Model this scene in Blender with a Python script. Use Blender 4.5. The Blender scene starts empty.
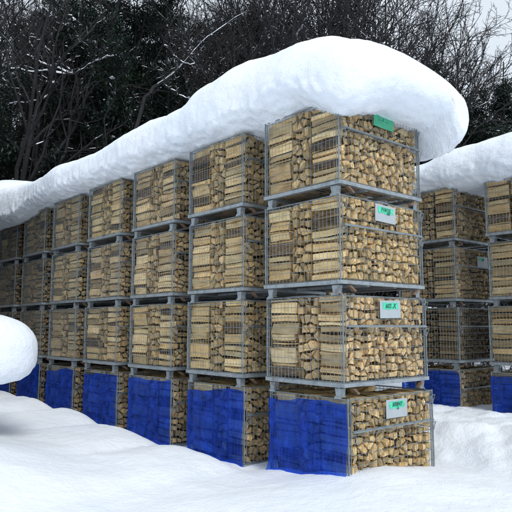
import bpy, math, random
import numpy as np
from mathutils import Vector, Matrix, noise as mnoise

random.seed(7)
scene = bpy.context.scene
COL = scene.collection
R = math.radians

# ------------------------------------------------------------------ camera
CAM = Vector((-4.08178, -3.54352, 1.39341)); YAW = -0.71414; TILT = 0.11564
cam = bpy.data.cameras.new('camera')
cam.sensor_width = 36.0; cam.lens = 607.63 / 512 * 36.0
cam.clip_start = 0.05; cam.clip_end = 2000
camo = bpy.data.objects.new('camera', cam); COL.objects.link(camo)
camo.location = CAM; camo.rotation_euler = (math.pi / 2 + TILT, 0, YAW)
scene.camera = camo

# ------------------------------------------------------------------ overcast sky and soft sun
SUN_EL, SUN_AZ = R(46), R(195)      # azimuth clockwise from +Y
world = bpy.data.worlds.new('World'); scene.world = world; world.use_nodes = True
nt = world.node_tree; nt.nodes.clear()
wo = nt.nodes.new('ShaderNodeOutputWorld'); bg = nt.nodes.new('ShaderNodeBackground')
sky = nt.nodes.new('ShaderNodeTexSky'); sky.sky_type = 'NISHITA'; sky.sun_disc = False
sky.sun_elevation = SUN_EL; sky.sun_rotation = SUN_AZ
ovc = nt.nodes.new('ShaderNodeMix'); ovc.data_type = 'RGBA'
ovc.inputs[0].default_value = 0.86
ovc.inputs[7].default_value = (6.4, 6.95, 7.5, 1)     # even cloud cover
nt.links.new(sky.outputs[0], ovc.inputs[6]); nt.links.new(ovc.outputs[2], bg.inputs[0])
bg.inputs[1].default_value = 0.09
nt.links.new(bg.outputs[0], wo.inputs[0])

sun = bpy.data.lights.new('sun', 'SUN'); sun.energy = 1.15; sun.angle = R(18); sun.color = (1.0, 0.97, 0.93)
suno = bpy.data.objects.new('sun', sun); COL.objects.link(suno)
sd = Vector((math.sin(SUN_AZ) * math.cos(SUN_EL), math.cos(SUN_AZ) * math.cos(SUN_EL), math.sin(SUN_EL)))
suno.rotation_euler = sd.to_track_quat('Z', 'Y').to_euler(); suno.location = (0, 0, 30)

scene.view_settings.view_transform = 'Standard'; scene.view_settings.look = 'None'
scene.view_settings.exposure = 0.60; scene.view_settings.gamma = 1.0
scene.view_settings.use_curve_mapping = False
scene.cycles.max_bounces = 8; scene.cycles.diffuse_bounces = 3; scene.cycles.adaptive_threshold = 0.03; scene.cycles.transparent_max_bounces = 16

FW = Vector((-math.sin(YAW), math.cos(YAW), 0)); RT = Vector((math.cos(YAW), math.sin(YAW), 0))
def at(px, s, z=0.0):
    """ground-plan point at photo column px (0..512) and distance s metres ahead of the camera"""
    q = CAM + FW * s + RT * (s * (px - 256) / 607.63 * 1.0)
    return Vector((q.x, q.y, z))

# ------------------------------------------------------------------ helpers
class MB:
    def __init__(s): s.v = []; s.f = []; s.m = []; s.t = []; s.smooth = False
    def add(s, vs, fs, mi=0, tone=None):
        b = len(s.v); s.v.extend(vs)
        for f in fs: s.f.append(tuple(i + b for i in f))
        if isinstance(mi, list): s.m.extend(mi)
        else: s.m.extend([mi] * len(fs))
        s.t.extend([tone or (1, 1, 1)] * len(vs))
    def box(s, x0, y0, z0, x1, y1, z1, mi=0):
        s.add([(x0,y0,z0),(x1,y0,z0),(x1,y1,z0),(x0,y1,z0),(x0,y0,z1),(x1,y0,z1),(x1,y1,z1),(x0,y1,z1)],
              [(0,3,2,1),(4,5,6,7),(0,1,5,4),(1,2,6,5),(2,3,7,6),(3,0,4,7)], mi)
    def bar(s, p, q, r0, r1=None, n=4, mi=0, caps=True):
        r1 = r0 if r1 is None else r1
        p = Vector(p); q = Vector(q); d = (q - p).normalized()
        a = d.orthogonal().normalized(); b = d.cross(a); vs = []
        for c, r in ((p, r0), (q, r1)):
            for k in range(n):
                an = 2 * math.pi * (k + .5) / n
                vs.append(tuple(c + (a * math.cos(an) + b * math.sin(an)) * r))
        fs = [(k, (k + 1) % n, n + (k + 1) % n, n + k) for k in range(n)]
        if caps: fs += [tuple(range(n - 1, -1, -1)), tuple(range(n, 2 * n))]
        s.add(vs, fs, mi)
    def prism(s, poly, axis, a0, a1, mi=0):
        """poly: 2-D points; extruded along axis 'x' (poly=y,z) or 'y' (poly=x,z)"""
        def P(u, w, a): return (a, u, w) if axis == 'x' else (u, a, w)
        n = len(poly)
        vs = [P(u, w, a0) for u, w in poly] + [P(u, w, a1) for u, w in poly]
        s.add(vs, [(k, (k + 1) % n, n + (k + 1) % n, n + k) for k in range(n)] + [tuple(range(n - 1, -1, -1)), tuple(range(n, 2 * n))], mi)
    def mesh(s, name, mats, tone=False, smooth=False):
        me = bpy.data.meshes.new(name)
        me.from_pydata(s.v, [], s.f)
        for m in mats: me.materials.append(m)
        me.polygons.foreach_set('material_index', s.m)
        if smooth: me.polygons.foreach_set('use_smooth', [True] * len(s.f))
        if tone:
            ca = me.color_attributes.new('tone', 'FLOAT_COLOR', 'POINT')
            ca.data.foreach_set('color', np.array([(a, b, c, 1) for a, b, c in s.t], dtype=np.float32).ravel())
        me.update(); return me

def link(name, data, parent=None):
    o = bpy.data.objects.new(name, data); COL.objects.link(o)
    if parent: o.parent = parent
    return o
def tag(o, label, cat, group=None, kind=None):
    o['label'] = label; o['category'] = cat
    if group: o['group'] = group
    if kind: o['kind'] = kind
    return o
def empty(name, loc=(0, 0, 0), rz=0):
    o = link(name, None); o.location = loc; o.rotation_euler = (0, 0, rz); o.empty_display_size = .1
    return o
def dup(o, parent=None):
    c = o.copy(); COL.objects.link(c); c.parent = parent
    for ch in [x for x in ALL if x.parent == o]: dup(ch, c)
    return c
ALL = []

def fb(x, y, z, sc, oct=3):
    return mnoise.fractal(Vector((x, y, z)) * sc, 1.0, 2.0, oct)
def sm(a, b, x):
    t = min(1, max(0, (x - a) / (b - a))); return t * t * (3 - 2 * t)

# ------------------------------------------------------------------ materials
def mat(name):
    m = bpy.data.materials.new(name); m.use_nodes = True
    n = m.node_tree.nodes; return m, n, m.node_tree.links, n['Principled BSDF']
def nz(n, l, scale, detail=4, coord=None, vec=None, rough=.6):
    t = n.new('ShaderNodeTexNoise'); t.inputs['Scale'].default_value = scale; t.inputs['Detail'].default_value = detail
    t.inputs['Roughness'].default_value = rough
    tc = n.new('ShaderNodeNewGeometry') if coord == 'pos' else n.new('ShaderNodeTexCoord')
    src = tc.outputs['Position'] if coord == 'pos' else tc.outputs['Object']
    if vec:
        mp = n.new('ShaderNodeMapping'); mp.inputs['Scale'].default_value = vec
        l.new(src, mp.inputs[0]); src = mp.outputs[0]
    l.new(src, t.inputs['Vector']); return t
def ramp(n, l, src, stops):
    r = n.new('ShaderNodeValToRGB'); e = r.color_ramp.elements
    while len(e) < len(stops): e.new(.5)
    for k, (p, c) in enumerate(stops): e[k].position = p; e[k].color = (*c, 1)
    l.new(src, r.inputs[0]); return r
def bump(n, l, b, src, strength, dist):
    bp = n.new('ShaderNodeBump'); bp.inputs['Strength'].default_value = strength; bp.inputs['Distance'].default_value = dist
    l.new(src, bp.inputs['Height']); l.new(bp.outputs[0], b.inputs['Normal']); return bp
def mulc(n, l, a, b, fac=1.0, mode='MULTIPLY'):
    x = n.new('ShaderNodeMix'); x.data_type = 'RGBA'; x.blend_type = mode; x.inputs[0].default_value = fac
    l.new(a, x.inputs[6]); l.new(b, x.inputs[7]); return x.outputs[2]

def make_snow():
    m, n, l, b = mat('snow')
    a = nz(n, l, 1.3, 5, 'pos'); r = ramp(n, l, a.outputs[0], [(.3, (.80, .86, .94)), (.7, (.86, .90, .95))])
    l.new(r.outputs[0], b.inputs['Base Color'])
    b.inputs['Roughness'].default_value = .75; b.inputs['Specular IOR Level'].default_value = .25
    f = nz(n, l, 9, 6, 'pos', rough=.65); g = nz(n, l, 70, 3, 'pos')
    mx = n.new('ShaderNodeMath'); mx.operation = 'MULTIPLY_ADD'; mx.inputs[1].default_value = .18
    l.new(g.outputs[0], mx.inputs[0]); l.new(f.outputs[0], mx.inputs[2])
    bump(n, l, b, mx.outputs[0], .55, .05)
    return m
SNOW = make_snow()

def make_metal(name, lo, hi):
    m, n, l, b = mat(name)
    a = nz(n, l, 14, 5, 'pos'); r = ramp(n, l, a.outputs[0], [(.3, lo), (.58, hi), (.72, tuple(c * .8 for c in hi))])
    c = nz(n, l, 5, 6, 'pos', rough=.7); rr = ramp(n, l, c.outputs[0], [(.60, (0, 0, 0)), (.72, (1, 1, 1))])
    x = n.new('ShaderNodeMix'); x.data_type = 'RGBA'; l.new(rr.outputs[0], x.inputs[0]); l.new(r.outputs[0], x.inputs[6])
    x.inputs[7].default_value = (.16, .10, .065, 1)
    l.new(x.outputs[2], b.inputs['Base Color']); b.inputs['Metallic'].default_value = .35; b.inputs['Roughness'].default_value = .5
    bump(n, l, b, a.outputs[0], .2, .004)
    return m
METAL = make_metal('weathered_steel_wire', (.13, .16, .18), (.25, .29, .31))
RAILM = make_metal('galvanised_steel', (.19, .23, .26), (.33, .37, .40))
def plain(name, col, rough=.7, metal=0, var=.25, scale=20):
    m, n, l, b = mat(name)
    a = nz(n, l, scale, 5, 'pos'); lo = tuple(c * (1 - var) for c in col); hi = tuple(min(1, c * (1 + var)) for c in col)
    r = ramp(n, l, a.outputs[0], [(.3, lo), (.7, hi)]); l.new(r.outputs[0], b.inputs['Base Color'])
    b.inputs['Roughness'].default_value = rough; b.inputs['Metallic'].default_value = metal
    bump(n, l, b, a.outputs[0], .3, .004)
    return m
RUST = plain('rusty_steel', (.20, .13, .085), .8, .2, .5, 30)
PLATE = plain('white_plastic_plate', (.38, .43, .46), .5, 0, .06, 8)
GREENPLATE = plain('green_plastic_plate', (.05, .40, .22), .5, 0, .2, 12)
MARKER = plain('green_marker', (.07, .60, .36), .6, 0, .35, 60)
INK = plain('dark_ink', (.02, .13, .10), .6, 0, .1, 10)

def wood(name, stops, vec, sc, bumpd, ringed=False):
    m, n, l, b = mat(name)
    a = nz(n, l, sc, 5, 'pos', vec); r = ramp(n, l, a.outputs[0], stops)
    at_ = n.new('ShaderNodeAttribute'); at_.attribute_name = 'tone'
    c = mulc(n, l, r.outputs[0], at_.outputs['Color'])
    big = nz(n, l, 7, 4, 'pos'); rb = ramp(n, l, big.outputs[0], [(.3, (.72, .66, .60)), (.6, (1, 1, 1))])
    c = mulc(n, l, c, rb.outputs[0], .8)
    l.new(c, b.inputs['Base Color']); b.inputs['Roughness'].default_value = .8; b.inputs['Specular IOR Level'].default_value = .25
    bump(n, l, b, a.outputs[0], .6, bumpd)
    return m
W_END = wood('firewood_cut_end', [(.28, (.24, .13, .05)), (.44, (.62, .44, .215)), (.7, (.77, .61, .35))], (1, 1, 1), 48, .006)
W_SPLIT = wood('firewood_split_face', [(.28, (.32, .19, .075)), (.44, (.68, .51, .26)), (.75, (.81, .65, .39))], (1, .09, 1), 60, .006)
W_BARK = wood('firewood_bark', [(.3, (.05, .037, .027)), (.55, (.15, .11, .072)), (.8, (.27, .22, .16))], (1, .3, 1), 45, .012)
WOODS = [W_END, W_SPLIT, W_BARK]

def make_tarp():
    m, n, l, b = mat('blue_net_tarp')
    a = nz(n, l, 5, 5, 'pos'); r = ramp(n, l, a.outputs[0], [(.3, (.003, .045, .50)), (.7, (.005, .095, .88))])
    l.new(r.outputs[0], b.inputs['Base Color']); b.inputs['Roughness'].default_value = .45
    wr = nz(n, l, 6, 5, 'pos', (1, 2.2, .45)); bump(n, l, b, wr.outputs[0], .9, .06)
    tr = n.new('ShaderNodeBsdfTransparent'); tr.inputs[0].default_value = (.22, .40, 1.0, 1)
    mx = n.new('ShaderNodeMixShader')
    dn = nz(n, l, 9, 3, 'pos'); dr = n.new('ShaderNodeMapRange'); dr.inputs[1].default_value = .3; dr.inputs[2].default_value = .7
    dr.inputs[3].default_value = .10; dr.inputs[4].default_value = .46; l.new(dn.outputs[0], dr.inputs[0])
    l.new(dr.outputs[0], mx.inputs[0]); l.new(tr.outputs[0], mx.inputs[1]); l.new(b.outputs[0], mx.inputs[2])
    l.new(mx.outputs[0], n['Material Output'].inputs[0])
    return m
TARP = make_tarp()
BARK_D = plain('dark_tree_bark', (.020, .019, .022), .9, 0, .5, 12)
BARK_G = plain('grey_tree_bark', (.040, .037, .040), .9, 0, .5, 12)
def make_leaf():
    m, n, l, b = mat('evergreen_leaf')
    a = nz(n, l, .9, 4, 'pos'); r = ramp(n, l, a.outputs[0], [(.3, (.012, .026, .020)), (.7, (.030, .058, .034))])
    l.new(r.outputs[0], b.inputs['Base Color']); b.inputs['Roughness'].default_value = .6
    return m
LEAF = make_leaf()
def make_hill():
    m, n, l, b = mat('leaf_litter_with_snow')
    a = nz(n, l, 6, 6, 'pos', rough=.75); r = ramp(n, l, a.outputs[0], [(.3, (.018, .016, .016)), (.6, (.045, .038, .034))])
    s = nz(n, l, 1.7, 6, 'pos', rough=.7); sr = ramp(n, l, s.outputs[0], [(.56, (0, 0, 0)), (.60, (1, 1, 1))])
    x = n.new('ShaderNodeMix'); x.data_type = 'RGBA'; l.new(sr.outputs[0], x.inputs[0]); l.new(r.outputs[0], x.inputs[6])
    x.inputs[7].default_value = (.78, .83, .90, 1); l.new(x.outputs[2], b.inputs['Base Color']); b.inputs['Roughness'].default_value = .9
    bump(n, l, b, a.outputs[0], .8, .15)
    return m
HILL = make_hill()

# ------------------------------------------------------------------ layout numbers
W, D, H, PITCH = 1.248, 1.0, 0.9043, 1.3584     # cage width, depth, storey, column pitch
MH = 0.764                                      # mesh height above the rail
FOOT = 0.138                                    # rail top to foot bottom
NCOL = 7
X2, YA, YB = 4.02, 1.30, -0.22                  # second row: face plane, near corners of its two stacks

# ------------------------------------------------------------------ ground
def ground_h(x, y):
    z = 0.03
    # snow bank thrown up along the aisle, with a scallop for every stack
    crest = 0.07 + .19 * sm(0.6, 6.5, y) - .10 * sm(6.8, 9.5, y)
    ph = (y - .98) / PITCH
    scal = abs(math.sin(math.pi * ph)) ** .7 * .085 - .04
    g = sm(-3.6, -1.0, x) * sm(-.12, -.5, x) * sm(.6, 1.5, y)
    z += g * (crest + scal * sm(-1.9, -.8, x))
    # hollow kept clear against the cages
    if y > .7: z -= .06 * sm(-.4, -.05, x) * sm(.8, 1.3, y) * sm(3.2, 1.2, x)
    # gentle swell towards the camera
    z += .07 * sm(-.1, -1.5, y) * sm(2.5, 0, x)
    z += .12 * math.exp(-((y + .25) / .65) ** 2) * sm(1.6, .2, x) * sm(-2.2, -.2, x)
    z += .32 * sm(-1.3, -2.7, x) * sm(.3, 2.8, y) * sm(6.5, 4.6, y)
    # bank between the rows
    z += .30 * sm(1.45, 2.3, x + .25 * fb(x, y, 3, 1.3)) * sm(-2.2, -.6, y + .2 * x) * (1 - .35 * sm(3.2, 4, x))
    far = sm(14, 30, math.hypot(x, y))
    lump = .035 * fb(x, y, 0, .9, 3) + .012 * fb(x, y, 7, 3.5, 3)
    rough = sm(1.3, 2.0, x) * sm(5, 4, x) * sm(-3.0, -1.5, y) * sm(4, 2, y)
    rough = max(rough, sm(-.2, 1.2, x) * sm(-.9, -1.6, y) * .55)
    v = mnoise.voronoi(Vector((x * 3.1, y * 3.1, 0)))[0]
    lump += rough * (.05 * (.45 - v[0]) + .035 * fb(x, y, 2, 5, 3))
    return z + lump * (1 - far) * .9
def axis(lo, hi, step, out):
    a = list(np.arange(lo, hi, step)); d = step; x = lo; L = []
    while x > -out: d *= 1.3; x -= d; L.append(x)
    d = step; x = a[-1]; Rr = []
    while x < out: d *= 1.3; x += d; Rr.append(x)
    return L[::-1] + a + Rr
gx = axis(-3.6, 5.2, .045, 900); gy = axis(-3.0, 10.5, .055, 900)
gv = [(x, y, ground_h(x, y)) for y in gy for x in gx]
nx = len(gx)
gf = [(j * nx + i, j * nx + i + 1, (j + 1) * nx + i + 1, (j + 1) * nx + i) for j in range(len(gy) - 1) for i in range(nx - 1)]
me = bpy.data.meshes.new('snow_ground'); me.from_pydata(gv, [], gf); me.materials.append(SNOW)
me.polygons.foreach_set('use_smooth', [True] * len(gf))
g = link('ground', me); g['kind'] = 'structure'; g['label'] = 'deep white snow lying on the yard floor'

# hillside behind the yard
def hill_h(s, a):
    """s metres ahead of the camera, a = sideways ratio (-0.5 left .. 0.5 right)"""
    slope = .60 - .62 * sm(-.10, .40, a)
    slope = max(slope, .06)
    start = 15.5 + 4 * sm(-.1, .5, a)
    t = max(0, s - start)
    return .0 + slope * t * sm(0, 6, t) * 1.0 if t < 26 else slope * 26 + slope * .3 * (t - 26)
hv = []; SS = list(np.arange(13, 60, 1.2)); AA = list(np.arange(-1.3, 1.31, .05))
for s in SS:
    for a in AA:
        q = CAM + FW * s + RT * (s * a)
        hv.append((q.x, q.y, hill_h(s, a) - .25 + .5 * fb(q.x, q.y, 0, .25, 4) * sm(15, 20, s) + (-.4 if s < 14 else 0)))
nA = len(AA)
hf = [(j * nA + i, j * nA + i + 1, (j + 1) * nA + i + 1, (j + 1) * nA + i) for j in range(len(SS) - 1) for i in range(nA - 1)]
me = bpy.data.meshes.new('hillside'); me.from_pydata(hv, [], hf); me.materials.append(HILL)
me.polygons.foreach_set('use_smooth', [True] * len(hf))
o = link('hillside', me); o['kind'] = 'structure'; o['label'] = 'steep wooded hillside patched with snow'

# ------------------------------------------------------------------ wire cages
WR = 0.0024
def panel_x(x, y0, y1, z0, z1, sp=.05, hs=.0955):
    b = MB(); n = max(1, round((y1 - y0) / sp)); k = max(1, round((z1 - z0) / hs))
    for i in range(n + 1): y = y0 + (y1 - y0) * i / n; b.bar((x, y, z0), (x, y, z1), WR, n=4, caps=False)
    for i in range(k + 1): z = z0 + (z1 - z0) * i / k; b.bar((x - .005, y0, z), (x - .005, y1, z), WR, n=4, caps=False)
    return b
def panel_y(y, x0, x1, z0, z1, sp=.05, hs=.0955):
    b = MB(); n = max(1, round((x1 - x0) / sp)); k = max(1, round((z1 - z0) / hs))
    for i in range(n + 1): x = x0 + (x1 - x0) * i / n; b.bar((x, y, z0), (x, y, z1), WR, n=4, caps=False)
    for i in range(k + 1): z = z0 + (z1 - z0) * i / k; b.bar((x0, y - .005, z), (x1, y - .005, z), WR, n=4, caps=False)
    return b
MR = .49
MESHES = {}
def M_(name, b, mats=None):
    MESHES[name] = b.mesh(name, mats or [METAL]); return MESHES[name]
# base frame: channel rails and floor wires
b = MB()
for y0, y1 in ((-.012, .034), (D - .034, D + .012)):
    b.prism([(y0, -.038), (y1, -.038), (y1, 0), (y1 - .006, 0), (y1 - .012, -.004), (y0, -.004)], 'x', -.014, W + .014)
for x0, x1 in ((-.016, .034), (W - .034, W + .016)):
    b.prism([(x0, -.040), (x1, -.040), (x1, -.002), (x0 + .012, -.002), (x0, -.006)], 'y', .035, D - .035)
for i in range(1, 16): b.bar((.03, D * i / 16, -.012), (W - .03, D * i / 16, -.012), .004, n=4, caps=False)
for x in (.42, .83): b.box(x - .02, .035, -.047, x + .02, D - .035, -.02)
M_('base_frame', b, [RAILM])
# leg: folded channel foot, wider at the top, with a flared sole
def leg_mesh(sx, sy):
    b = MB(); x0 = .0; t = .006
    b.prism([(.0, -.049), (.075, -.049), (.062, -.115), (.012, -.115)], 'x', 0, t)
    b.prism([(.0, -.049), (.006, -.049), (.016, -.115), (.010, -.115)], 'x', t, .06)
    b.prism([(.069, -.049), (.075, -.049), (.062, -.115), (.056, -.115)], 'x', t, .06)
    b.box(-.006, .004, -.124, .066, .070, -.1155)
    b.prism([(-.006, -.138), (.006, -.1245), (.072, -.1245), (.082, -.138)], 'x', -.008, .0)
    for k, (x, y, z) in enumerate(b.v):
        b.v[k] = (x if sx else W - x, y + .035 if sy else D - .035 - y, z)
    return b
for k, (sx, sy) in enumerate(((1, 1), (1, 0), (0, 1), (0, 0))): M_('leg%d' % k, leg_mesh(sx, sy), [RAILM])
def guide(sx):
    b = MB(); x = .09 if sx else W - .09; s = 1 if sx else -1
    b.prism([(x, -.052), (x + s * .035, -.052), (x + s * .10, -.098), (x + s * .075, -.106)], 'y', -.022, .012)
    return b
M_('guide1', guide(1), [RUST]); M_('guide0', guide(0), [RUST])
M_('panel_left', panel_x(0, .012, D - .012, .004, MH))
M_('panel_right', panel_x(W, .012, D - .012, .004, MH))
M_('panel_back', panel_y(D, .012, W - .012, .004, MH))
lg = panel_y(0, .03, W - .03, .004, MR); M_('lower_gate', lg)
ug = panel_y(-.016, .024, W - .024, MR - .03, MH - .012)
M_('upper_gate', ug)
b = MB(); b.box(.03, -.038, MR - .008, W - .03, -.024, MR + .006); b.box(.03, -.028, MR + .0062, W - .03, -.024, MR + .014)
M_('gate_rail', b)
for k, (x, y) in enumerate(((0, 0), (0, D), (W, 0), (W, D))):
    b = MB(); b.bar((x, y, 0), (x, y, MH + .012), .0065, n=8)
    dx = .03 if x == 0 else -.03; dy = .03 if y == 0 else -.03
    b.bar((x + dx, y, 0), (x + dx, y, MH), .0035, n=6); b.bar((x, y + dy, 0), (x, y + dy, MH), .0035, n=6)
    M_('post%d' % k, b)
b = MB()
for p, q in (((0, 0, MH), (0, D, MH)), ((W, 0, MH), (W, D, MH)), ((0, D, MH), (W, D, MH)), ((0, 0, MH), (W, 0, MH))): b.bar(p, q, .006, n=6)
for p, q in (((-.008, .01, MH - .03), (-.008, D - .01, MH - .03)), ((W + .008, .01, MH - .03), (W + .008, D - .01, MH - .03))): b.bar(p, q, .0035, n=6)
M_('top_rim', b)
def latch(x, z, s):
    b = MB(); P = [(0, -.012, -.055), (0, -.028, .02), (.012, -.045, .05), (.05, -.045, .055), (.075, -.03, .03), (.08, -.03, -.03), (.05, -.032, -.05), (.045, -.032, .0), (.02, -.034, -.005)]
    P = [(x + s * a * .75, y, z + c * .75) for a, y, c in P]
    for p, q in zip(P, P[1:]): b.bar(p, q, .0036, n=6)
    return b
for k, (x, z, s) in enumerate(((.005, MR - .06, 1), (W - .005, MR - .06, -1), (.005, MH - .075, 1), (W - .005, MH - .075, -1))): M_('latch%d' % k, latch(x, z, s))
b = MB(); Ws, Hs = .31, .165
b.box(0, 0, 0, Ws, .004, Hs); M_('plate', b, [PLATE]); M_('green_plate', b, [GREENPLATE])

CAGE_PARTS = [('base_frame', 'base_frame')] + [('leg', 'leg%d' % k) for k in range(4)] + [('stacking_guide', 'guide1'), ('stacking_guide', 'guide0'),
    ('mesh_panel', 'panel_left'), ('mesh_panel', 'panel_right'), ('mesh_panel', 'panel_back'), ('lower_gate', 'lower_gate'), ('upper_gate', 'upper_gate'),
    ('gate_rail', 'gate_rail')] + [('corner_post', 'post%d' % k) for k in range(4)] + [('top_rim', 'top_rim')] + [('latch', 'latch%d' % k) for k in range(4)]
def cage(loc, label, group, rz=0.0, tilt=0.0):
    t = empty('pallet_cage', loc, rz); t.rotation_euler = (tilt, 0, rz)
    for nm, key in CAGE_PARTS: link(nm, MESHES[key], t)
    return tag(t, label, 'wire cage', group)

def text_mesh(txt, size, m):
    cu = bpy.data.curves.new('writing', 'FONT'); cu.body = txt; cu.size = size; cu.align_x = 'CENTER'; cu.align_y = 'CENTER'; cu.offset = .0012
    cu.extrude = .0006; cu.shear = .25; cu.resolution_u = 3
    to = bpy.data.objects.new('tmp', cu); COL.objects.link(to)
    me = bpy.data.meshes.new_from_object(to); bpy.data.objects.remove(to)
    me.materials.clear(); me.materials.append(m); return me
def plate(t, x, z, green, lines, rot=0.0, band=(.04, .085, .27, .145)):
    p = link('label_plate', MESHES['green_plate' if green else 'plate'], t)
    p.location = (x, -.034, z); p.rotation_euler = (0, rot, 0)
    if not green:
        b = MB(); x0, z0, x1, z1 = band; ys = -.0022
        N = 9; up = [(x0 + (x1 - x0) * i / N, ys, z1 + random.uniform(-.006, .006)) for i in range(N + 1)]
        lo = [(x0 + (x1 - x0) * i / N, ys, z0 + random.uniform(-.008, .008)) for i in range(N + 1)]
        b.add(up + lo, [(N + 1 + i, N + 2 + i, i + 1, i) for i in range(N)])
        m = link('marker_band', b.mesh('marker_band', [MARKER]), p)
    for txt, tx, tz, sz in lines:
        w = link('writing', text_mesh(txt, sz, INK), p); w.location = (tx, -.0046, tz); w.rotation_euler = (math.pi / 2, 0, 0)
    p['label'] = 'green plate with faint dark marks' if green else 'white plate with a green marker band and handwriting'
    return p

ORD = ['first', 'second', 'third', 'fourth', 'fifth', 'sixth', 'seventh', 'eighth', 'ninth', 'tenth', 'eleventh', 'twelfth', 'thirteenth', 'fourteenth', 'fifteenth', 'sixteenth']
LEVEL = ['bottom', 'second-lowest', 'second-highest', 'top']
STACK = ['front corner stack'] + ['%s stack from the corner' % ORD[k] for k in range(1, NCOL)]
CAGES = []   # (object, col, level, row)
rc = random.Random(3)
for c in range(NCOL):
    for r in range(4):
        dx, dy, rz = rc.uniform(-.012, .012), rc.uniform(-.012, .012), rc.uniform(-.006, .006)
        if c == 0 and r == 0: dx, dy, rz = .01, -.03, -.012
        loc = (dx, c * PITCH + dy, r * H)
        lab = 'wire mesh cage of firewood, %s of the %s' % (LEVEL[r], STACK[c])
        if c == 0: lab += (' with white label', ' with white label', ' with white label', ' with green label')[r]
        CAGES.append((cage(loc, lab, 'firewood cages in the long row', rz), c, r, 1))
for c, y in ((0, YA), (1, YB)):
    for r in range(4):
        loc = (X2 + rc.uniform(-.02, .02), y + rc.uniform(-.02, .02), r * H)
        lab = 'wire mesh cage, %s of the %s' % (LEVEL[r], ('shaded stack in the gap behind the corner', 'stack cut by the photo edge at far right')[c])
        CAGES.append((cage(loc, lab, 'firewood cages in the second row'), c, r, 2))
for c in range(2, NCOL):  # back row added to block light leaking through the gaps
    for r in range(4):
        loc = (W + .06 + rc.uniform(-.02, .02), (c - .49) * PITCH + rc.uniform(-.02, .02), r * H)
        CAGES.append((cage(loc, 'added light-blocking back-row cage, %s, in gap beside the %s' % (LEVEL[r], STACK[c]), 'added cages of the back row'), c, r, 4))
for c in range(3):  # unseen stacks added across the aisle to shade the far columns
    for r in range(4):
        loc = (-2.52 + rc.uniform(-.02, .02), 6.3 + c * PITCH, r * H)
        CAGES.append((cage(loc, 'added unseen shade cage across the aisle, %s, %s stack past the low snow mound' % (LEVEL[r], ORD[c]), 'added unseen cages across the aisle'), c, r, 5))
t = cage((-3.4, 3.0, 0), 'single low wire cage under the snow mound at the left edge', 'firewood cages in the second row')
t['group'] = 'firewood cage on its own'
CAGES.append((t, 0, 0, 3))

byk = {(c, r, w): o for o, c, r, w in CAGES}
plate(byk[(0, 3, 1)], .47, .60, True, [('. . ı  . .', .15, .085, .06)], .02)
plate(byk[(0, 2, 1)], .46, .575, False, [('F10/1K', .155, .118, .05), ('v2k', .19, .088, .035)], .03)
plate(byk[(0, 1, 1)], .48, .565, False, [('602 .X', .155, .112, .058)], -.02)
plate(byk[(0, 0, 1)], .48, .565, False, [('8/0847', .155, .118, .052), ('.k.', .165, .085, .035)], 0)
plate(byk[(0, 2, 2)], .60, .50, False, [('8/2', .155, .112, .05)], 0, band=(.04, .10, .20, .14))
pg = plate(byk[(0, 1, 2)], .92, .34, True, [('12', .13, .11, .06), ('7', .13, .05, .05)], 0); pg.scale = (.7, 1, 1.3)

# ------------------------------------------------------------------ firewood
def clip(poly, px, py, nx_, ny_):
    out = []; n = len(poly)
    for i in range(n):
        a = poly[i]; b = poly[(i + 1) % n]
        da = (a[0] - px) * nx_ + (a[1] - py) * ny_; db = (b[0] - px) * nx_ + (b[1] - py) * ny_
        if da <= 0: out.append(a)
        if (da < 0 and db > 0) or (da > 0 and db < 0):
            t = da / (da - db); out.append((a[0] + (b[0] - a[0]) * t, a[1] + (b[1] - a[1]) * t))
    return out
def voro(w, h, nu, nv, rnd, jit=.36):
    pts = []
    for j in range(nv):
        k = nu + rnd.choice((-1, 0, 0, 1)) if nu > 4 else nu
        for i in range(k):
            pts.append(((i + .5 + rnd.uniform(-jit, jit)) * w / k, (j + .5 + rnd.uniform(-jit, jit)) * h / nv, i, j))
    cells = []
    R2 = (2.6 * max(w / nu, h / nv)) ** 2
    for x, y, i, j in pts:
        poly = [(0, 0), (w, 0), (w, h), (0, h)]
        for x2, y2, _, _ in pts:
            if (x2 == x and y2 == y) or (x2 - x) ** 2 + (y2 - y) ** 2 > R2: continue
            poly = clip(poly, (x + x2) / 2, (y + y2) / 2, x2 - x, y2 - y)
            if len(poly) < 3: break
        if len(poly) < 3: continue
        # merge very short edges
        q = [p for k, p in enumerate(poly) if math.hypot(p[0] - poly[k - 1][0], p[1] - poly[k - 1][1]) > .014]
        if len(q) < 3: continue
        ar = abs(sum(q[k - 1][0] * q[k][1] - q[k][0] * q[k - 1][1] for k in range(len(q)))) / 2
        if ar > .0062 and len(q) >= 4 and rnd.random() < .55:
            a = rnd.randrange(len(q)); m = a + len(q) // 2
            qq = q[a:] + q[:a]; h2 = len(q) // 2
            for part in (qq[:h2 + 1], qq[h2:] + qq[:1]):
                if len(part) >= 3: cells.append((part, i, j))
        else: cells.append((q, i, j))
    return cells
def inset(poly, rnd, g=.0075):
    cx = sum(p[0] for p in poly) / len(poly); cy = sum(p[1] for p in poly) / len(poly)
    out = []
    for x, y in poly:
        dx, dy = x - cx, y - cy; L = math.hypot(dx, dy) + 1e-6
        k = max(.5, 1 - (g + rnd.uniform(0, .011)) / L)
        u = cx + dx * k
        if x < .004: u += rnd.uniform(0, .030)
        out.append((u, cy + dy * k))
    return out
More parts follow.
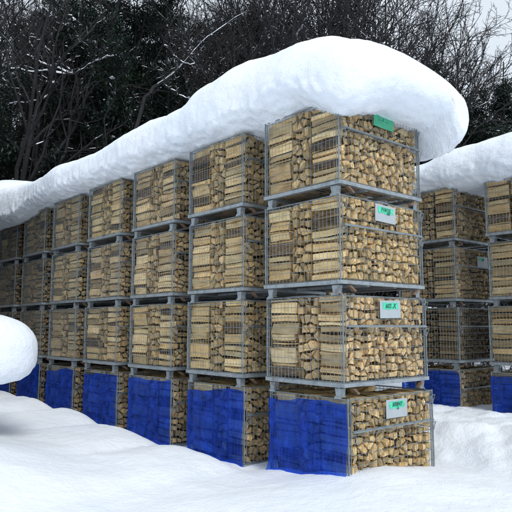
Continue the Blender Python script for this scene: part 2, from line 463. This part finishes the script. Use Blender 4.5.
def log_geo(poly, rnd, a0, a1, axis):
    """returns verts, faces, material indices of one split log; poly in (u,z), long axis 'y' or 'x'"""
    n = len(poly); cx = sum(p[0] for p in poly) / n; cy = sum(p[1] for p in poly) / n
    vs = []; e0 = a0 + rnd.uniform(-.004, .022) + (.035 if rnd.random() < .18 else 0); e1 = a1 - rnd.uniform(-.004, .02)
    sl = rnd.uniform(-.12, .12); sl2 = rnd.uniform(-.12, .12)
    for a, k in ((e0, rnd.uniform(.90, 1.0)), ((e0 + e1) / 2, rnd.uniform(.90, 1.0)), (e1, rnd.uniform(.86, 1.0))):
        ox, oy = rnd.uniform(-.006, .006), rnd.uniform(-.007, .007)
        for x, y in poly:
            u = cx + (x - cx) * k + ox; w = cy + (y - cy) * k + oy
            aa = a + (((x - cx) * sl + (y - cy) * sl2) if a in (e0, e1) else 0)
            vs.append((u, aa, w) if axis == 'y' else (aa, u, w))
    fs = []; ms = []
    barkside = rnd.randrange(n) if rnd.random() < .28 else -9
    for s_ in (0, 1):
        for k in range(n):
            f = (s_ * n + k, s_ * n + (k + 1) % n, (s_ + 1) * n + (k + 1) % n, (s_ + 1) * n + k)
            fs.append(f if axis == 'y' else f[::-1]); ms.append(2 if (k == barkside or (n > 5 and k == (barkside + 1) % n)) else 1)
    e = (tuple(range(n - 1, -1, -1)), tuple(range(2 * n, 3 * n)))
    for f in e: fs.append(f if axis == 'y' else f[::-1]); ms.append(0)
    return vs, fs, ms
def tone(rnd, base):
    L = rnd.gauss(.98, .20); wm = rnd.uniform(-.07, .09)
    if rnd.random() < .10: L *= .62
    return tuple(min(1.3, max(.25, c)) for c in (base[0] * L * (1 + wm * .4), base[1] * L * (1 - wm * .5), base[2] * L * (1 - wm * 1.6)))
lr = random.Random(21)
GATE = [voro(W - .03, .765, 15, 11, lr) for _ in range(7)]
MID = [voro(.245, .765, 3, 9, lr, .36) for _ in range(5)]
FAR = [voro(W - .03, .755, 9, 10, lr, .34) for _ in range(4)]
rest = MB(); singles = []     # singles: (area score, verts, faces, mats, tone, label)
LVN = ['bottom', 'second-lowest', 'second-highest', 'top']
for t, c, r, row in CAGES:
    rnd = random.Random(c * 17 + r * 5 + row * 101)
    M = Matrix.Translation(t.location) @ t.rotation_euler.to_matrix().to_4x4()
    base = (1, 1, 1)
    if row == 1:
        f = (1, .98, .96, .92, .78, .52, .40)[c] + rnd.uniform(-.06, .05); base = (f, f, f * rnd.uniform(.94, 1.05))  # wood tone drops towards the far columns, standing in for aisle shade
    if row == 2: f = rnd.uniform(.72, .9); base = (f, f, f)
    if row == 2 and c == 0 and r == 1: base = (.34, .34, .35)  # wood of this cage darkened to paint in the shade between stacks
    def put(geo, tn, key=None):
        vs, fs, ms = geo
        vs = [tuple(M @ Vector(v)) for v in vs]
        if key: singles.append((key[0], vs, fs, ms, tn, key[1]))
        else: rest.add(vs, fs, ms, tn)
    d1 = rnd.uniform(-.03, .03)
    sh = .026 if (r == 0 and row < 3) else 0
    flip = rnd.random() < .5
    lay = GATE[rnd.randrange(7)]; wd = W - .03
    for poly, i, j in lay:
        q = inset(poly, rnd)
        if flip: q = [(wd - x, y) for x, y in q][::-1]
        q = [(x * (1 - sh * .8) + .015 + sh, y + .006) for x, y in q]
        ii = (max(a for _, a, b_ in lay if b_ == j) - i) if flip else i
        key = None
        if row == 1 and c == 0:
            ar = abs(sum(q[k - 1][0] * q[k][1] - q[k][0] * q[k - 1][1] for k in range(len(q)))) / 2
            if ii == 0 and r > 0:
                key = (1.0, 'lengthwise split log by corner post, %s course up, %s cage of corner stack' % (ORD[j], LVN[r]))
            else:
                key = (ar, 'log end in %s course up, %s from corner post, %s cage of corner stack' % (ORD[j], ORD[min(ii, 15)], LVN[r]))
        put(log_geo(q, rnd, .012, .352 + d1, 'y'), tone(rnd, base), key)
    lay = MID[rnd.randrange(5)]; fl2 = rnd.random() < .5
    for poly, i, j in lay:
        q = inset(poly, rnd)
        if fl2: q = [(.245 - x, y) for x, y in q][::-1]
        q = [(x + .372 + d1, y + .006) for x, y in q]
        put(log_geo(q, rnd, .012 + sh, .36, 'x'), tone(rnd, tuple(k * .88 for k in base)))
    lay = FAR[rnd.randrange(4)]
    for poly, i, j in lay:
        q = [(x * (1 - sh * .8) + .012 + sh, y + .006) for x, y in inset(poly, rnd)]
        key = None
        if row == 1 and c == 0 and i == 0 and r > 0:
            key = (1.0, 'lengthwise split log in far pile, %s course up, %s cage of corner stack' % (ORD[j], LVN[r]))
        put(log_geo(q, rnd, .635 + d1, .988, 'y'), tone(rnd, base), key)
singles.sort(key=lambda k: -k[0])
seen = set(); kept = 0
for sc_, vs, fs, ms, tn, lab in singles:
    if kept < 300 and lab not in seen:
        seen.add(lab); kept += 1
        b = MB(); b.add(vs, fs, ms, tn)
        c0 = Vector(vs[0]); b.v = [tuple(Vector(v) - c0) for v in b.v]
        o = link('firewood_log', b.mesh('firewood_log', WOODS, tone=True)); o.location = c0
        tag(o, lab, 'log', 'split logs in the front corner stack')
    else: rest.add(vs, fs, ms, tn)
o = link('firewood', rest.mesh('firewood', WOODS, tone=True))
tag(o, 'split firewood filling the wire cages of all stacks', 'firewood', kind='stuff')

# ------------------------------------------------------------------ blue net tarps over the left faces of the bottom cages
def tarp(loc, seed, label, flare):
    rnd = random.Random(seed); NY, NZ = 34, 24; vs = []; fs = []
    for j in range(NZ + 1):
        v = j / NZ
        for i in range(NY + 1):
            u = i / NY
            sag = .018 * (1 - abs(2 * u - 1)) * fb(u * 2, seed, 0, 1.0, 2)
            z = .758 - v * .86 - .06 * (1 - v) * sm(.15, .9, u) * (seed % 3) / 2 + (sag - .012 * abs(math.sin(u * 9 + seed)) if j == 0 else 0) - .02 * (1 - v) * abs(math.sin(u * 4 + seed))
            y = .0 + u * 1.0 + flare * sm(.8, 1, v) * sm(.6, 1, u) + .006 * math.sin(v * 9 + seed)
            x = -.011 - .035 * abs(fb(u * 1.3, v * .3, seed, 3.0, 3)) - .05 * flare * 14 * sm(.72, 1, v) * sm(.55, 1, u) - .014 * max(0, math.sin(u * 15 + 2.5 * v + seed)) * v
            vs.append((x, y, z))
    for j in range(NZ):
        for i in range(NY):
            a = j * (NY + 1) + i; fs.append((a, a + NY + 1, a + NY + 2, a + 1))
    me = bpy.data.meshes.new('blue_tarp'); me.from_pydata(vs, [], fs); me.materials.append(TARP)
    me.polygons.foreach_set('use_smooth', [True] * len(fs))
    o = link('blue_tarp', me); o.location = loc
    return tag(o, label, 'tarp', 'blue net tarps on the bottom cages')
for c in range(NCOL):
    b0 = byk[(c, 0, 1)]
    tarp(b0.location, c + 1, 'sheer blue net tarp over the bottom cage of the %s' % STACK[c], .07 if c == 0 else .0)
tarp(byk[(0, 0, 2)].location, 21, 'dark blue tarp over the bottom cage of the shaded stack behind the corner', 0)
tarp(byk[(1, 0, 2)].location, 25, 'blue tarp over the bottom cage at the right photo edge', 0)

# ------------------------------------------------------------------ snow caps
def lerp_tab(tab, y):
    if y <= tab[0][0]: return tab[0][1]
    for (a, u), (b_, v) in zip(tab, tab[1:]):
        if y <= b_: t = (y - a) / (b_ - a); t = t * t * (3 - 2 * t); return u + (v - u) * t
    return tab[-1][1]
def snow_cap(name, y0, y1, xl, xr, zmid, zb, top, n_y, n_t, rend, seed, sag=None, amp=1.0, drop=None, sq=None):
    """closed pillow of snow: rounded cross sections swept along Y"""
    vs = []; fs = []
    K = 26
    ys = [y0 + rend[0] * .5 * (i / K) ** 2.6 for i in range(K)] + \
         [y0 + rend[0] * .5 + (y1 - y0 - .5 * (rend[0] + rend[1])) * i / n_y for i in range(n_y)] + \
         [y1 - rend[1] * .5 * (1 - i / K) ** 2.6 for i in range(K + 1)]
    n_y = len(ys) - 1
    for y in ys:
        d0 = min(1, max(0, (y - y0) / rend[0])); d1 = min(1, max(0, (y1 - y) / rend[1]))
        def er(d, p): return max(1e-4, 1 - (1 - d) ** p) ** (1 / p)
        e = er(d0, 2.3) * er(d1, 2.3); ew = er(d0, 4.5) * er(d1, 3.2)
        l = lerp_tab(xl, y); r_ = lerp_tab(xr, y); cx = (l + r_) / 2; hw = (r_ - l) / 2
        zt = lerp_tab(top, y); ex = lerp_tab(sq, y) if sq else .86
        for k in range(n_t):
            an = 2 * math.pi * k / n_t; ca, sa = math.cos(an), math.sin(an)
            if sa >= 0:
                px = math.copysign(abs(ca) ** ex, ca); pz = abs(sa) ** (ex + .06)
                z = zmid + (zt - zmid) * pz * e
            else:
                px = math.copysign(abs(ca) ** (.55 if ca < 0 or y > 1.5 else .9), ca); pz = abs(sa) ** .75
                z = zmid - (zmid - zb) * pz * min(1, e * 1.35)
            x = cx + hw * px * ew
            # lumps
            p = Vector((x, y, z)); nrm = Vector((px * .8, 0, pz if sa >= 0 else -pz))
            d = amp * (.055 * fb(x, y, z + seed, .8, 2) + .018 * fb(x, y, z + seed, 2.4, 3) + .006 * fb(x, y, z + seed, 8, 3))
            d += amp * (.018 * fb(x, y, z + seed, 5.5, 3) + .020 * fb(x, y, z + seed, 14, 2)) * sm(.35, -.15, sa)
            p += nrm.normalized() * d * min(1, e * 1.3)
            if drop: p = drop(p, sa)
            vs.append(tuple(p))
    n = n_t
    for i in range(n_y):
        for k in range(n): fs.append((i * n + k, (i + 1) * n + k, (i + 1) * n + (k + 1) % n, i * n + (k + 1) % n))
    fs.append(tuple(range(n))); fs.append(tuple(range((n_y + 1) * n - 1, n_y * n - 1, -1)))
    me = bpy.data.meshes.new(name); me.from_pydata(vs, [], fs); me.materials.append(SNOW)
    me.polygons.foreach_set('use_smooth', [True] * len(fs)); me.update()
    return link(name, me)
def drop_main(p, sa):
    # cornice sagging down beside the corner stack, edge curling down at the corner post
    w = sm(.35, -.2, sa)
    if w > 0:
        p.z -= .28 * sm(1.22, 1.40, p.x) * sm(1.9, 1.45, p.x) * sm(2.2, .9, p.y) * w
        p.z -= w * .20 * math.exp(-((p.x + .05) ** 2 + (p.y + .08) ** 2) / .11)
        p.z -= w * .16 * sm(6.6, 8.0, p.y) * sm(.3, -.1, p.x)
        p.z += w * .05 * math.exp(-((p.y - .5) / .3) ** 2) * sm(.4, -.1, p.x)
    return p
cap = snow_cap('snow_cap', -.42, 10.1,
    [(-.5, -.22), (.5, -.22), (3, -.22), (7, -.25), (8.5, -.35), (10, -.4)], [(-.45, 1.86), (.1, 2.10), (.8, 2.2), (1.7, 2.75), (10, 2.75)],
    3.70, 3.44, [(-.45, 4.12), (.2, 4.36), (.7, 4.54), (1.5, 4.55), (1.95, 4.40), (2.4, 4.17), (2.7, 4.16), (3.1, 4.22), (4.3, 4.22), (4.9, 4.14), (6.0, 4.18), (6.6, 4.10), (8.0, 4.16), (8.6, 4.20), (9.2, 4.48), (10, 4.8)],
    340, 120, (1.0, .9), 0, drop=drop_main, sq=[(-.4, 1.12), (.5, 1.05), (2.2, .55)])
tag(cap, 'thick domed snow cap along the top of the long row of cages', 'snow cap', 'snow caps on the stacks')
cap2 = snow_cap('snow_cap', -1.4, 3.2, [(-1.5, X2 - .15), (3, X2 - .18)], [(-1.5, X2 + W + .2), (3, X2 + W + .2)],
    3.72, 3.43, [(-1.4, 4.3), (-.2, 4.26), (1.0, 4.20), (2.0, 4.05), (3.0, 4.0)], 130, 90, (.6, .9), 11)
tag(cap2, 'long snow cap on the second row at the right edge', 'snow cap', 'snow caps on the stacks')
cap3 = snow_cap('snow_cap', 2.55, 4.45, [(2, -3.5), (6, -3.5)], [(2, -1.58), (6, -1.58)], 1.12, .80, [(2, 1.55), (6, 1.55)], 90, 90, (.55, .5), 5, amp=.6, sq=[(0, .55), (9, .55)])
tag(cap3, 'rounded overhanging snow mound at the left photo edge', 'snow cap', 'snow caps on the stacks')
cap4 = snow_cap('snow_cap', 5.95, 10.5, [(5, -2.8), (11, -2.8)], [(5, -1.16), (11, -1.16)], 3.72, 3.44, [(5, 4.3), (11, 4.3)], 120, 80, (.6, .6), 9)  # snow on the unseen stacks added for shade
tag(cap4, 'snow cap on the added unseen shade stacks across the aisle', 'snow cap', 'snow caps on the stacks')

# ------------------------------------------------------------------ trees
class Tree:
    """collects trunk, twigs, leaves and snow as separate builders"""
    def __init__(s): s.trunk = MB(); s.twig = MB(); s.leaf = MB(); s.snow = MB()
def seg(b, p, q, r0, r1, n): b.bar(p, q, r0, r1, n=n, caps=False)
def snow_on(T, p, q, r, rnd, thick):
    d = q - p
    up = Vector((0, 0, 1)); side = d.cross(up)
    if side.length < 1e-4: return
    side.normalize(); w = r * 1.15 + thick * .55; h = r + thick
    o = []
    for c, k in ((p, rnd.uniform(.6, 1)), (q, rnd.uniform(.6, 1))):
        o += [tuple(c - side * w * k + up * r * .1), tuple(c + up * (h * k)), tuple(c + side * w * k + up * r * .1)]
    T.snow.add(o, [(0, 1, 4, 3), (1, 2, 5, 4), (2, 0, 3, 5), (0, 2, 1), (3, 4, 5)])
def limb(T, p, d, L, r, lev, rnd, P):
    nseg = P['segs'][lev]; step = L / nseg; pts = [p]; rad = [r]
    for i in range(nseg):
        wob = P['wob'][lev]
        d = (d + Vector((rnd.uniform(-wob, wob), rnd.uniform(-wob, wob), rnd.uniform(-wob, wob) + P['up'][lev]))).normalized()
        q = pts[-1] + d * step; r1 = r * (1 - .82 * (i + 1) / nseg) + .0035
        b = T.trunk if lev == 0 else T.twig
        seg(b, pts[-1], q, rad[-1], r1, (7, 5, 4, 3)[lev])
        if lev > 0 and rnd.random() < P['snow'] * (1.6, 1.6, 1.2, .6)[lev] and abs(d.z) < .7: snow_on(T, pts[-1], q, (rad[-1] + r1) / 2, rnd, P['sth'] * rnd.uniform(.5, 1.3))
        pts.append(q); rad.append(r1)
    if lev < P['lev']:
        nb = P['n'][lev]
        for k in range(nb):
            f = P['start'][lev] + (1 - P['start'][lev]) * (k + rnd.random()) / nb
            i = min(nseg - 1, int(f * nseg)); t = f * nseg - i
            base = pts[i].lerp(pts[i + 1], t); dd = (pts[i + 1] - pts[i]).normalized()
            ax = dd.orthogonal().normalized(); ax.rotate(Matrix.Rotation(rnd.uniform(0, 2 * math.pi), 3, dd))
            ang = rnd.uniform(*P['ang'][lev]); nd = (dd * math.cos(ang) + ax * math.sin(ang)).normalized()
            ln = L * P['len'][lev] * rnd.uniform(.6, 1.15) * (1.15 - .65 * f)
            limb(T, base, nd, ln, max(.005, min(rad[i] * .62, ln * .016)), lev + 1, rnd, P)
    if P.get('leaf') and lev >= 2:
        for q in pts[1:]:
            for _ in range(P['leaf']):
                c = q + Vector((rnd.gauss(0, .13), rnd.gauss(0, .13), rnd.gauss(-.03, .10)))
                s_ = rnd.uniform(.035, .08); a = Vector((rnd.uniform(-1, 1), rnd.uniform(-1, 1), rnd.uniform(-.8, .2))).normalized()
                bb = a.cross(Vector((rnd.uniform(-.4, .4), rnd.uniform(-.4, .4), 1))).normalized()
                T.leaf.add([tuple(c), tuple(c + a * s_ + bb * s_ * .34), tuple(c + a * s_ * 2.1), tuple(c + a * s_ - bb * s_ * .34)], [(0, 1, 2, 3)])
            if rnd.random() < P['clump']:
                s_ = rnd.uniform(.035, .10); c = q + Vector((rnd.gauss(0, .08), rnd.gauss(0, .08), .05))
                vs = [tuple(c + Vector((0, 0, s_ * .45)))]; k = 7
                for i in range(k):
                    a = 2 * math.pi * i / k; rr = s_ * rnd.uniform(.6, 1.2); vs.append(tuple(c + Vector((math.cos(a) * rr, math.sin(a) * rr, rnd.uniform(-.03, .01)))))
                T.snow.add(vs, [(0, i + 1, (i + 1) % k + 1) for i in range(k)])
BARE = dict(segs=(9, 7, 6, 4), wob=(.10, .24, .34, .40), up=(.03, .07, .06, .05), lev=3, n=(16, 9, 8), start=(.28, .15, .1), ang=((.5, 1.1), (.4, 1.0), (.4, 1.0)), len=(.55, .5, .42), snow=.05, sth=.014)
def gen(seed, h, r, P, lean=(0, 0)):
    rnd = random.Random(seed); T = Tree()
    limb(T, Vector((0, 0, -.3)), Vector((lean[0], lean[1], 1)).normalized(), h, r, 0, rnd, P)
    return T
def PP(base, **k): d = dict(base); d.update(k); return d
EVER = PP(BARE, segs=(8, 5, 4, 3), n=(44, 10, 5), lev=3, start=(.12, .1, .1), ang=((.9, 1.6), (.5, 1.1), (.4, 1.1)), len=(.40, .44, .5), up=(.02, .0, -.02, -.03), snow=.01, leaf=8, clump=.02)

def place_tree(name, T, loc, rz, sc_, label, cat, trunk_mat, group=None):
    t = empty(name, loc, rz); t.scale = (sc_, sc_, sc_)
    link('trunk', T.trunk.mesh('trunk', [trunk_mat], smooth=True), t)
    link('branches', T.twig.mesh('branches', [trunk_mat], smooth=True), t)
    if T.leaf.v: link('crown', T.leaf.mesh('crown', [LEAF]), t)['kind'] = 'stuff'
    if T.snow.v: link('branch_snow', T.snow.mesh('branch_snow', [SNOW]), t)['kind'] = 'stuff'
    tag(t, label, cat, group); return t
def hz(px, s): return hill_h(s, (px - 256) / 607.63) - .25

# trees one can tell apart
TREES = [
 # name, P, seed, height, radius, px, s, rz, lean, label, mat
 ('bare_tree', PP(BARE, n=(11, 8, 7), start=(.40, .2, .1), snow=.05, len=(.62, .5, .42)), 5, 13.5, .21, 384, 24, 0.3, (.02, .02), 'bare tree with dark forked trunk rising just behind the snow dome', BARK_D),
 ('bare_tree', PP(BARE, n=(16, 8, 7), start=(.30, .15, .1), snow=.05), 12, 11.8, .17, 432, 26, 1.3, (.05, -.02), 'bare tree fanning fine twigs against the pale sky', BARK_G),
 ('bare_tree', PP(BARE, n=(13, 7, 6), snow=.06), 15, 9.2, .14, 478, 27, 2.3, (.02, -.06), 'smaller bare tree lowest against the sky above the evergreens', BARK_G),
 ('bare_tree', PP(BARE, n=(14, 9, 8), snow=.06), 19, 12.5, .16, 330, 27, .7, (0, 0), 'bare tree behind the highest point of the snow dome', BARK_G),
 ('bare_tree', PP(BARE, n=(12, 8, 6), snow=.12, sth=.014, len=(.7, .5, .42)), 23, 10.5, .15, 6, 17, 2.9, (-.04, .03), 'tree at the left edge with thick dark trunk and snow-lined limbs', BARK_D),
 ('bare_tree', PP(BARE, n=(9, 6, 5), snow=.12, start=(.5, .15, .1)), 29, 10, .13, 21, 19, 1.1, (.02, 0), 'thin dark trunk standing beside the left edge tree', BARK_D),
 ('evergreen_tree', EVER, 31, 11.5, .20, 96, 21, .2, (0, 0), 'dark green evergreen tree rising behind the far end of the row', BARK_D),
 ('evergreen_tree', EVER, 37, 10, .18, 142, 23, 1.9, (.03, 0), 'dark evergreen tree right of the greener one, above the row', BARK_D),
 ('evergreen_tree', EVER, 41, 11.0, .18, 446, 22, .9, (0, 0), 'dark evergreen tree beside the overhanging end of the snow dome', BARK_D),
 ('evergreen_tree', EVER, 43, 10.2, .17, 497, 22.5, 2.2, (0, 0), 'dark snow-flecked evergreen tree at the right photo edge', BARK_D),
 ('evergreen_tree', PP(EVER, clump=.02), 47, 11.5, .17, 412, 27, 1.2, (0, 0), 'evergreen tree half hidden behind the right side of the dome', BARK_D),
]
for nm, P, seed, h, r, px, s, rz, lean, lab, bm_ in TREES:
    place_tree(nm, gen(seed, h, r, P, lean), at(px, s, hz(px, s)), rz, 1, lab, 'tree', bm_, 'trees behind the stacks')

# broken snag with snow on it, leaning above the row
def path_tree(name, paths, label, m, thick):
    """paths: lists of (px, py, s, radius) given as photo column, height in metres"""
    t = empty(name, (0, 0, 0)); tr = MB(); tw = MB(); T = Tree(); rnd = random.Random(5)
    org = None
    for k, path in enumerate(paths):
        pts = [at(px, s, z) for px, z, s, r in path]
        if org is None: org = pts[0].copy()
        fine = []
        for i in range(len(pts) - 1):
            for j in range(4):
                q = pts[i].lerp(pts[i + 1], j / 4) + Vector((rnd.uniform(-.04, .04), rnd.uniform(-.04, .04), rnd.uniform(-.05, .05)))
                fine.append((q, path[i][3] + (path[i + 1][3] - path[i][3]) * j / 4))
        fine.append((pts[-1], path[-1][3]))
        for (a, ra), (b_, rb) in zip(fine, fine[1:]):
            seg(T.trunk if k == 0 else T.twig, a - org, b_ - org, ra, rb, 6)
            if abs((b_ - a).normalized().z) < .8 and rnd.random() < .92: snow_on(T, a - org, b_ - org, (ra + rb) / 2, rnd, thick * rnd.uniform(.4, 1.2))
            if rnd.random() < .8:
                P2 = PP(BARE, lev=3, snow=.16, sth=.014)
                limb(T, b_ - org, Vector((rnd.uniform(-1, 1), rnd.uniform(-1, 1), rnd.uniform(-.2, .8))).normalized(), rnd.uniform(.4, 1.1), .012, 2, rnd, P2)
    t.location = org
    link('trunk', T.trunk.mesh('trunk', [m], smooth=True), t); link('branches', T.twig.mesh('branches', [m], smooth=True), t)
    link('branch_snow', T.snow.mesh('branch_snow', [SNOW]), t)['kind'] = 'stuff'
    return tag(t, label, 'tree', 'trees behind the stacks')
def zy(py, s): return CAM.z + s * (331 - py) / 607.63
S1 = 17.5
def pt(px, py, r, s=S1): return (px, zy(py, s), s, r)
path_tree('fallen_tree', [[pt(118, 190, .07), pt(140, 95, .06), pt(160, 75, .055), pt(180, 58, .035)],
                          [pt(180, 58, .04), pt(170, 48, .03), pt(160, 38, .015)],
                          [pt(180, 58, .03), pt(192, 58, .012)], [pt(158, 78, .04), pt(172, 90, .03), pt(188, 97, .012)],
                          [pt(176, 62, .014), pt(205, 28, .010), pt(243, 2, .005)]],
          'leaning broken tree with snow-caked stubs above the row', BARK_D, .03)
S1 = 14.2
path_tree('snowy_limb_tree', [[pt(30, 196, .07), pt(31, 120, .06), pt(25, 28, .045), pt(32, -10, .03)],
                         [pt(25, 28, .035), pt(40, 44, .03), pt(52, 55, .03), pt(65, 68, .02)],
                         [pt(65, 68, .025), pt(85, 58, .02), pt(100, 50, .016), pt(122, 53, .01)],
                         [pt(65, 68, .025), pt(40, 62, .02), pt(15, 48, .012)], [pt(65, 68, .025), pt(30, 68, .018), pt(0, 64, .012)],
                         [pt(50, 80, .025), pt(38, 79, .018), pt(22, 85, .01)], [pt(50, 80, .025), pt(35, 98, .02), pt(0, 102, .014)],
                         [pt(30, -4, .03), pt(50, 14, .03), pt(62, 16, .024), pt(76, 38, .012)], [pt(55, 4, .035), pt(66, 10, .03), pt(74, 20, .016)]],
          'tree at upper left with long limbs lined with bright snow', BARK_D, .055)

# the rest of the wood reads as one mass
def arr(b):
    return np.array(b.v, dtype=np.float32), b.f
kinds = []
for k in range(4): kinds.append(gen(100 + k, 9.5 + k, .095, PP(BARE, snow=.05, sth=.016, n=(17, 8, 7))))
for k in range(2): kinds.append(gen(200 + k, 8.5, .16, PP(EVER, clump=.015, n=(34, 8, 4), leaf=7)))
kinds.append(gen(301, 3.2, .04, PP(BARE, snow=.05, sth=.02, n=(16, 7, 5), start=(.02, .1, .1))))     # brush
kinds.append(gen(302, 3.0, .04, PP(BARE, snow=.07, sth=.02, n=(16, 7, 5), start=(.02, .1, .1))))
V = []; LI = []; LT = []; MI = []; off = 0
def flat(b):
    return (np.array(b.v), np.array([i for f in b.f for i in f], dtype=np.int64), np.array([len(f) for f in b.f], dtype=np.int32)) if b.v else None
KA = [[(flat(b), mi) for b, mi in ((T.trunk, 0), (T.twig, 0), (T.leaf, 1), (T.snow, 2))] for T in kinds]
def push(fl, Mt, mi):
    global off
    if fl is None: return
    v, li, lt = fl
    V.append(v @ np.array(Mt.to_3x3()).T + np.array(Mt.translation)); LI.append(li + off); LT.append(lt)
    MI.append(np.full(len(lt), mi, dtype=np.int32)); off += len(v)
fr = random.Random(77)
spots = []
for s in (18.5, 20.5, 23, 26, 29.5, 33.5):
    n = int(10 + s * .1)
    for i in range(n):
        px = -40 + 600 * (i + fr.uniform(.1, .9)) / n
        a = (px - 256) / 607.63
        if a > .30 and s < 21: continue
        ev = fr.random() < (.42 if a < .02 else .15) or (a > .24 and fr.random() < .45)
        k = fr.choice((4, 5)) if ev else fr.choice((0, 1, 2, 3))
        hsc = fr.uniform(.75, 1.1) * (1.0 if a < .0 else 1 - .20 * sm(.0, .3, a))
        if a > .36: hsc *= .85
        if s > 28 and a > .0: hsc *= .95
        spots.append((px, s + fr.uniform(-.9, .9), k, hsc))
for px, s, k, sc_ in ((-110, 15.5, 4, 1.2), (-190, 13, 5, 1.2), (-20, 18, 5, 1.05), (50, 19, 4, 1.1), (470, 24, 5, 1.15), (520, 25, 4, 1.15), (430, 25, 4, 1.15), (398, 21.5, 0, 1.3), (424, 22.5, 1, 1.25), (450, 23.5, 2, 1.1), (472, 25, 3, 1.05), (352, 23, 2, 1.25), (312, 23, 3, 1.2), (500, 25, 0, 1.0), (282, 23, 1, 1.2), (455, 21.5, 4, 1.0), (488, 22, 5, .95), (512, 23, 4, 1.0), (245, 25, 0, 1.35), (270, 26, 2, 1.35), (298, 25.5, 1, 1.35), (325, 26.5, 0, 1.35), (345, 25, 3, 1.3), (368, 26, 1, 1.35), (392, 27, 2, 1.35), (415, 26, 3, 1.3), (440, 26.5, 0, 1.25), (300, 27, 4, 1.4), (262, 26, 5, 1.4)):  # first two evergreens, left of view, added to shade the aisle's far end
    spots.append((px, s, k, sc_))
for s in (15.8, 17.5, 20, 24):
    for i in range(13):
        spots.append((-30 + 580 * (i + fr.random()) / 13, s + fr.uniform(-.6, .6), fr.choice((6, 7)), fr.uniform(.7, 1.25)))
for px, s, k, sc_ in spots:
    p = at(px, s, hz(px, s))
    Mt = Matrix.Translation(p) @ Matrix.Rotation(fr.uniform(0, 6.28), 4, 'Z') @ Matrix.Scale(sc_, 4)
    for fl, mi in KA[k]: push(fl, Mt, mi)
me = bpy.data.meshes.new('forest')
V = np.concatenate(V).astype(np.float32); LI = np.concatenate(LI).astype(np.int32); LT = np.concatenate(LT); MI = np.concatenate(MI)
me.vertices.add(len(V)); me.vertices.foreach_set('co', V.ravel())
me.loops.add(len(LI)); me.loops.foreach_set('vertex_index', LI)
me.polygons.add(len(LT)); me.polygons.foreach_set('loop_start', np.concatenate([[0], np.cumsum(LT)[:-1]]).astype(np.int32))
for m in (BARK_D, LEAF, SNOW): me.materials.append(m)
me.polygons.foreach_set('material_index', MI); me.update(calc_edges=True)
o = link('forest', me); tag(o, 'dense dark winter forest of bare twigs and evergreens on the hillside', 'forest', kind='stuff')
print('forest polys', len(LT), 'rest', len(rest.f), 'logs', kept)
